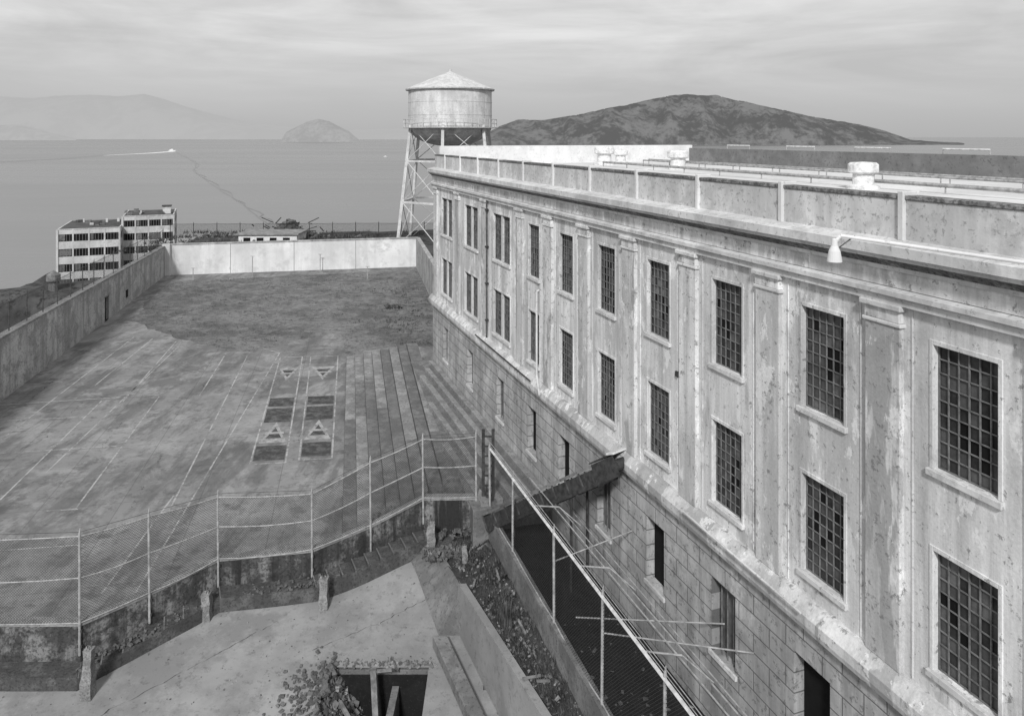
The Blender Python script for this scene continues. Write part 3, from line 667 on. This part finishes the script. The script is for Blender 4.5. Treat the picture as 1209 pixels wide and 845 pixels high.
for _ in range(220):
    r=abs(rng.gauss(0,1.7)); a=rng.uniform(0,6.28); mb.rock((c.x+r*math.cos(a)*1.3,c.y+r*math.sin(a),z(15.2)+max(0,2.4-r*.8)*rng.random()),rng.uniform(.15,.6),'rock',rng)
for _ in range(40): 
    p=Vector((c.x+rng.gauss(0,2.2),c.y+rng.gauss(0,1.2),z(14.6)+rng.random()*1.4)); mb.beam(p,p+Vector((rng.uniform(-2,2),rng.uniform(-1,1),rng.uniform(-.4,.9))),.12,.12,'iron')
for _ in range(120): 
    mb.rock((rng.uniform(-50,-16),rng.uniform(106,117),z(15.1)),rng.uniform(.1,.45),'rock',rng)
mb.obj('debris_pile')
mb=MB()
for _ in range(2600):
    x=rng.uniform(-52,-14);y=rng.uniform(101,122); 
    if y<99+.21*(x+43.9)+1: continue
    if mnoise.noise(Vector((x*.3,y*.3,7)))>-.1: tuft(mb,(x,y,z(15.2)),rng.uniform(.2,.8),.5,'weed',4)
mb.obj('scrub')
# ============================================================ WATER TOWER
WT=empty('water_tower',(-9.15,113,0)); zt=lambda y:E-(y-HY)/F*113
mb=MB(); r=6.15
mb.lathe((0,0,0),[(6.55,zt(107.5)),(6.6,zt(106)),(3.4,zt(95)),(.5,zt(86)),(0,zt(84))],'steelwhite',48); mb.lathe((0,0,0),[(r,zt(107.5)),(6.55,zt(107.5))],'steelwhite',48)
mb.tube((0,0,zt(87)),(0,0,zt(82)),.25,'steelwhite'); mb.obj('roof',WT)
M['tank']=weathered('tank_steel',.7,.42,.14,.7,.7,.55,.62,.15)
M['bowl']=weathered('tank_bowl_steel',.6,.32,.1,.7,.6,.52,.6,.15)
mb=MB(); mb.lathe((0,0,0),[(r,zt(107.5)),(r,zt(121)),(r+.03,zt(121)),(r+.03,zt(121.8)),(r,zt(121.8)),(r,zt(136)),(r+.03,zt(136)),(r+.03,zt(136.8)),(r,zt(136.8)),(r,zt(149))],'tank',64)
hb=zt(149)-zt(173)
mb.lathe((0,0,0),[(r*math.cos(a_),zt(149)-hb*math.sin(a_)) for a_ in [i*math.pi/2/10 for i in range(11)]],'bowl',64); mb.obj('tank',WT,smooth=False)
mb=MB(); zb=zt(150.5); mb.lathe((0,0,0),[(r,zb-.12),(r+.75,zb-.12),(r+.75,zb),(r,zb)],'steelwhite',48)
nn=36
for i in range(nn):
    a=2*math.pi*i/nn; b=2*math.pi*(i+1)/nn; R_=r+.72
    p=Vector((R_*math.cos(a),R_*math.sin(a),zb)); q_=Vector((R_*math.cos(b),R_*math.sin(b),zb)); mb.tube(p,p+Vector((0,0,1.15)),.04,'steelwhite',6)
    for h in(.6,1.15): mb.tube(p+Vector((0,0,h)),q_+Vector((0,0,h)),.035,'steelwhite',6)
mb.obj('balcony',WT)
mb=MB(); nl=6; zg=z(15.6); Lt=[];Lg=[]
for i in range(nl):
    a=2*math.pi*i/nl+math.radians(25); 
    Lt.append(Vector((6.1*math.cos(a),6.1*math.sin(a),zt(148)))); Lg.append(Vector((8.1*math.cos(a),8.1*math.sin(a),zg)))
for i in range(nl):
    mb.beam(Lg[i],Lt[i],.42,.42,'steelwhite'); j=(i+1)%nl
    for t0,t1 in((0,.36),(.36,.7),(.7,1)):
        a0,a1=Lg[i].lerp(Lt[i],t0),Lg[i].lerp(Lt[i],t1); b0_,b1_=Lg[j].lerp(Lt[j],t0),Lg[j].lerp(Lt[j],t1)
        if t1<1: mb.beam(a1,b1_,.28,.28,'steelwhite')
        mb.tube(a0,b1_,.06,'steelwhite',6); mb.tube(b0_,a1,.06,'steelwhite',6)
mb.tube((0,0,zg),(0,0,zt(172)),.6,'steelwhite',16)
for g in Lg: mb.box((g.x-.8,g.y-.8,zg-1.5),(g.x+.8,g.y+.8,zg),'conc')
mb.obj('legs',WT)
# ============================================================ FACTORY
FB=empty('factory_building',(-77.5,150,0),math.radians(22)); FB.scale=(.86,.86,1)
mb=MB(); rngf=random.Random(9)
M['fwall']=weathered('factory_paint',.6,.36,.12,.5,.6,.54,.6); M['froof']=plain('tar_roof',.08,.9,.3,.5)
def block(x0,x1,y0,y1,ztop,zbot,floors,bays):
    mb.box((x0+.15,y0+.15,zbot),(x1-.15,y1,ztop-.1),'hole'); mb.box((x0,y0,ztop-.08),(x1,y1,ztop),'froof')
    fh=(ztop-zbot)/floors
    for f in range(floors+1):
        zz=ztop-f*fh
        if f==0: mb.box((x0,y0,zz-.3*fh),(x1,y0+.3,zz+.12),'fwall'); mb.box((x0,y0,zz-.3*fh),(x0+.3,y1,zz+.121),'fwall'); mb.box((x1-.3,y0,zz-.3*fh),(x1,y1,zz+.119),'fwall')
        else: mb.box((x0,y0,zz-.27*fh),(x1,y0+.3,zz+.22*fh),'fwall'); mb.box((x0,y0,zz-.27*fh),(x0+.3,y1,zz+.221*fh),'fwall'); mb.box((x1-.3,y0,zz-.27*fh),(x1,y1,zz+.219*fh),'fwall')
    for i in range(bays+1):
        xx=x0+(x1-x0)*i/bays; mb.box((xx-.16,y0-.05,zbot),(xx+.16,y0+.3,ztop),'fwall')
        if i<bays:
            for t in range(1,5):
                xm=xx+(x1-x0)/bays*t/5; mb.box((xm-.04,y0+.06,zbot),(xm+.04,y0+.14,ztop-.3),'muntin')
            for f in range(floors):
                if rngf.random()<.5: mb.box((xx+.3,y0+.08,ztop-f*fh-.72*fh),(xx+(x1-x0)/bays*rngf.choice([.3,.5,.9]),y0+.12,ztop-f*fh-.32*fh),rngf.choice(['glass_lt','board','glass_mid']))
    nb=max(2,int((y1-y0)/5))
    for i in range(nb+1):
        yy=y0+(y1-y0)*i/nb; mb.box((x1-.3,yy-.2,zbot),(x1+.05,yy+.2,ztop),'fwall'); mb.box((x0-.05,yy-.2,zbot),(x0+.3,yy+.2,ztop),'fwall')
block(-12.2,.4,0,20,z(17.8),z(29.5),4,4)
block(.45,11.6,4,20,z(16.0),z(29.5),5,4)
mb.box((8.9,8,z(16.1)),(10.7,10,z(14.5)),'fwall'); mb.box((8.7,7.8,z(14.5)),(10.9,10.2,z(14.3)),'froof')
for _ in range(22): mb.box((x:=rngf.uniform(-11,8),y:=rngf.uniform(5,18),z(17.8) if x<-1.5 else z(16.0)),(x+rngf.uniform(.3,1.3),y+1,(z(17.8) if x<-1.5 else z(16.0))+rngf.uniform(.2,.8)),rngf.choice(['froof','fwall','conc2']))
mb.obj('walls_and_floors',FB)
mb=MB(); c=Wy(63,330,140); mb.lathe((c.x,c.y,c.z-3),[(.8,0),(.8,2.4),(1.2,2.8),(1.2,3.9),(0,4.7)],'conc2',8); mb.obj('sentry_hut')
# ============================================================ SEA & HILLS
mb=MB()
ys=[-400,60,150,400,1000,3000,9000,30000,120000]
for i in range(len(ys)-1):
    w=lambda y:max(1500,abs(y)*1.6); mb.face([(-w(ys[i]),ys[i],0),(w(ys[i]),ys[i],0),(w(ys[i+1]),ys[i+1],0),(-w(ys[i+1]),ys[i+1],0)],'sea')
mb.obj('sea_water')
SD=45
mb=MB()
def seastrip(pts,ws,m,zz=.05):
    p=[Wd(a,b,SD) for a,b in pts]
    L_=[];R_=[]
    for i,q_ in enumerate(p):
        d=(p[min(i+1,len(p)-1)]-p[max(i-1,0)]); d.z=0; s=Vector((-d.y,d.x,0)).normalized()*ws[i]; L_.append(q_+s);R_.append(q_-s)
    for i in range(len(p)-1):
        mb.face([(v.x,v.y,zz) for v in(L_[i],R_[i],R_[i+1],L_[i+1])],m)
pp=[];ww=[]
n=30
for i in range(n+1):
    t=i/n; pp.append((205-205*t,178.6+13.5*t+.4*math.sin(t*12))); ww.append(10+14*t)
seastrip(pp,ww,'slick'); 
pp2=[(x,y+.2) for x,y in pp[:13]]; seastrip(pp2,[12+i*.6-(i**2)*.11 for i in range(13)],'foam',.12)
mb.obj('boat_wake')
mb=MB()
cp=[(207,180),(222,187),(232,194),(228,202),(240,210),(262,226),(285,240),(305,256),(318,266),(325,280)]
for side in(0,1):
    sp=[];sw=[]
    for i in range(len(cp)-1):
        for t in range(6):
            f=t/6; k2=(cp[i][1]-162)/100; sp.append((cp[i][0]+(cp[i+1][0]-cp[i][0])*f+(1.2+5*side)*k2*math.sin(i*2.3+f*6+side*2)+side*6*k2,cp[i][1]+(cp[i+1][1]-cp[i][1])*f)); sw.append((.15+.5*math.sin(i*2.+f*5+side)**2)*(900/(sp[-1][1]-160))*.08)
    seastrip(sp,sw,'slick',.08+side*.03)
mb.obj('water_slick')
def boat(px,py,L_):
    p=Wd(px,py,SD); mb=MB(); l=L_/2;w=L_*.14
    mb.hexa([(p.x-l*.9,p.y-w*.7,0),(p.x+l*.7,p.y-w*.7,0),(p.x+l*.9,p.y,0),(p.x+l*.7,p.y+w*.7,0),(p.x-l*.9,p.y+w*.7,0)],[(p.x-l,p.y-w,L_*.12),(p.x+l*.7,p.y-w,L_*.14),(p.x+l*1.1,p.y,L_*.17),(p.x+l*.7,p.y+w,L_*.14),(p.x-l,p.y+w,L_*.12)],'trimwhite')
    mb.box((p.x-l*.6,p.y-w*.7,L_*.12),(p.x+l*.4,p.y+w*.7,L_*.24),'trimwhite'); mb.box((p.x-l*.2,p.y-w*.5,L_*.24),(p.x+l*.25,p.y+w*.5,L_*.33),'trimwhite'); mb.tube((p.x,p.y,L_*.3),(p.x,p.y,L_*.5),L_*.012,'iron'); mb.obj('boat')
boat(203,178.8,24); boat(455,185.5,9)
def hills(name,Y,prof_,depth,mat,rough=.12,nx=220,ny=40,seed=0):
    mb=MB(); xs=[prof_[0][0]+(prof_[-1][0]-prof_[0][0])*i/nx for i in range(nx+1)]
    def py(x):
        for a,b in zip(prof_,prof_[1:]):
            if a[0]<=x<=b[0]: t=(x-a[0])/(b[0]-a[0]); return a[1]+(b[1]-a[1])*t
        return prof_[-1][1]
    k=mb.mid(mat); cols=[]
    for i,x in enumerate(xs):
        X=(x-CX)/F*Y; tgt=py(x)+.5*mnoise.fractal(Vector((x*.12,seed,0)),.8,2.,4)
        hh=max(0,SD-(tgt-HY)/F*Y); col=[]
        for j in range(ny+1):
            v=j/ny
            sh=(math.sin(math.pi*v)**.75) if v<.5 else max(0,1-(v-.5)*1.8)
            nz=mnoise.fractal(Vector((X/depth*4,v*3.2,seed)),.8,2.1,6)
            rd=1-abs(mnoise.noise(Vector((X/depth*5+v*.8,v*1.,seed+3))))*2
            h=sh*(1+rough*nz+rough*1.6*(rd-.5)*(1-v)*(1.2))
            yy=Y-depth*.5+depth*v+depth*.1*mnoise.noise(Vector((X/depth*3,seed,v)))*(1-v)
            col.append([X*(yy/Y),yy,max(0,h)])
        def ang_(s): return max((s*c[2]-SD)/c[1] for c in col)
        lo,hi=0,4000; tg=(hh-SD)/Y
        for _ in range(26):
            m_=(lo+hi)/2
            if ang_(m_)>tg: hi=m_
            else: lo=m_
        for c in col: c[2]=c[2]*lo-.5
        cols.append(col)
    for j in range(ny+1):
        for i in range(nx+1): mb.v.append(tuple(cols[i][j]))
    for j in range(ny):
        for i in range(nx):
            b=j*(nx+1)+i; mb.f.append((b,b+1,b+nx+2,b+nx+1)); mb.mi.append(k); mb.uv.append(None)
    return mb.obj(name,smooth=True)
ai=[(540,170.2),(575,157),(590,149),(612,141),(640,142),(665,138),(690,134),(715,128),(740,124),(765,118),(790,113),(812,111),(830,113),(846,112),(862,117),(880,120),(905,126),(930,131),(955,137),(985,142),(1015,147),(1040,153),(1058,159),(1075,165),(1100,167),(1135,168.5),(1150,170.5)]
hills('island_hill',5000,ai,1300,hillmat('island_scrub_haze',.01,.085,.115,.005,(.46,.55)),.3)
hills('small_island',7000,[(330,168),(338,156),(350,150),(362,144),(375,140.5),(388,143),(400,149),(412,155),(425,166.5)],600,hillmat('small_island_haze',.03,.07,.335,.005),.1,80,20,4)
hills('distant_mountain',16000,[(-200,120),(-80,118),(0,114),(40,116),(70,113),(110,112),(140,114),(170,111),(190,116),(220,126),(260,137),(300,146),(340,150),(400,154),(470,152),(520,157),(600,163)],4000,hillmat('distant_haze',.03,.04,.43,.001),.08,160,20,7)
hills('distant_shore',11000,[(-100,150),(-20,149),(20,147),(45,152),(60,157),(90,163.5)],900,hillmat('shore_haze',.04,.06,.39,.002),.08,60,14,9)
# ============================================================ LIGHT, WORLD, CAMERA
el=math.radians(36); tx,ty=-.12,-1.; nrm=math.hypot(tx,ty)
sd=Vector((tx/nrm*math.cos(el),ty/nrm*math.cos(el),math.sin(el)))
L_=bpy.data.lights.new('sun','SUN'); L_.energy=3.1; L_.angle=math.radians(6); L_.color=(1,1,1)
so=bpy.data.objects.new('sun',L_); bpy.context.scene.collection.objects.link(so); so.rotation_euler=(-sd).to_track_quat('-Z','Y').to_euler(); so.location=(0,0,120)
w=bpy.data.worlds.new('World'); bpy.context.scene.world=w; w.use_nodes=True; nt=w.node_tree; nd=nt.nodes; lk=nt.links
bg=nd['Background']; sky=nd.new('ShaderNodeTexSky'); sky.sky_type='NISHITA'; sky.sun_disc=False; sky.sun_elevation=el; sky.sun_rotation=math.atan2(tx,ty); sky.dust_density=3; sky.altitude=50
bw=nd.new('ShaderNodeRGBToBW'); lk.new(sky.outputs[0],bw.inputs[0])
tc=nd.new('ShaderNodeTexCoord'); sp=nd.new('ShaderNodeSeparateXYZ'); lk.new(tc.outputs['Generated'],sp.inputs[0])
def mp(sv,off=(0,0,0)):
    m=nd.new('ShaderNodeMapping'); m.inputs['Scale'].default_value=sv; m.inputs['Location'].default_value=off; lk.new(tc.outputs['Generated'],m.inputs[0]); return m
def nz(m,sc,d,r,dist=0):
    t=nd.new('ShaderNodeTexNoise'); t.inputs['Scale'].default_value=sc; t.inputs['Detail'].default_value=d; t.inputs['Roughness'].default_value=r; t.inputs['Distortion'].default_value=dist; lk.new(m.outputs[0],t.inputs[0]); return t.outputs[0]
def mr(v,a,b,c,d):
    r=nd.new('ShaderNodeMapRange'); lk.new(v,r.inputs[0]); 
    for i,q_ in enumerate((a,b,c,d)): r.inputs[i+1].default_value=q_
    return r.outputs[0]
def mt(op,a,b):
    m=nd.new('ShaderNodeMath'); m.operation=op
    for i,v in enumerate((a,b)):
        if hasattr(v,'is_output'): lk.new(v,m.inputs[i])
        else: m.inputs[i].default_value=v
    return m.outputs[0]
c1=mr(nz(mp((1.6,1.6,9)),1.5,7,.56,.8),.36,.66,.88,1.16)
c2=mr(nz(mp((2.5,2.5,24),(4,2,1)),1.8,7,.6,.6),.38,.65,.96,1.05)
el_=mr(sp.outputs[2],.02,.12,.0,1.)
cl=mt('ADD',mt('MULTIPLY',mt('SUBTRACT',mt('MULTIPLY',c1,c2),1.0),el_),1.0)
gr=mr(sp.outputs[2],-.01,.15,4.3,6.4)
v=mt('MULTIPLY',mt('ADD',gr,mt('MULTIPLY',bw.outputs[0],.08)),cl)
lk.new(v,bg.inputs[0]); bg.inputs[1].default_value=.1
cam=bpy.data.cameras.new('camera'); co=bpy.data.objects.new('camera',cam); bpy.context.scene.collection.objects.link(co)
co.location=(0,0,E); co.rotation_euler=(math.radians(90),0,0); cam.sensor_width=36; cam.lens=F/1209*36; cam.shift_y=-(422.5-HY)/1209; cam.clip_start=.1; cam.clip_end=300000
sc=bpy.context.scene; sc.camera=co; sc.view_settings.view_transform='Standard'; sc.view_settings.look='None'; sc.view_settings.exposure=0
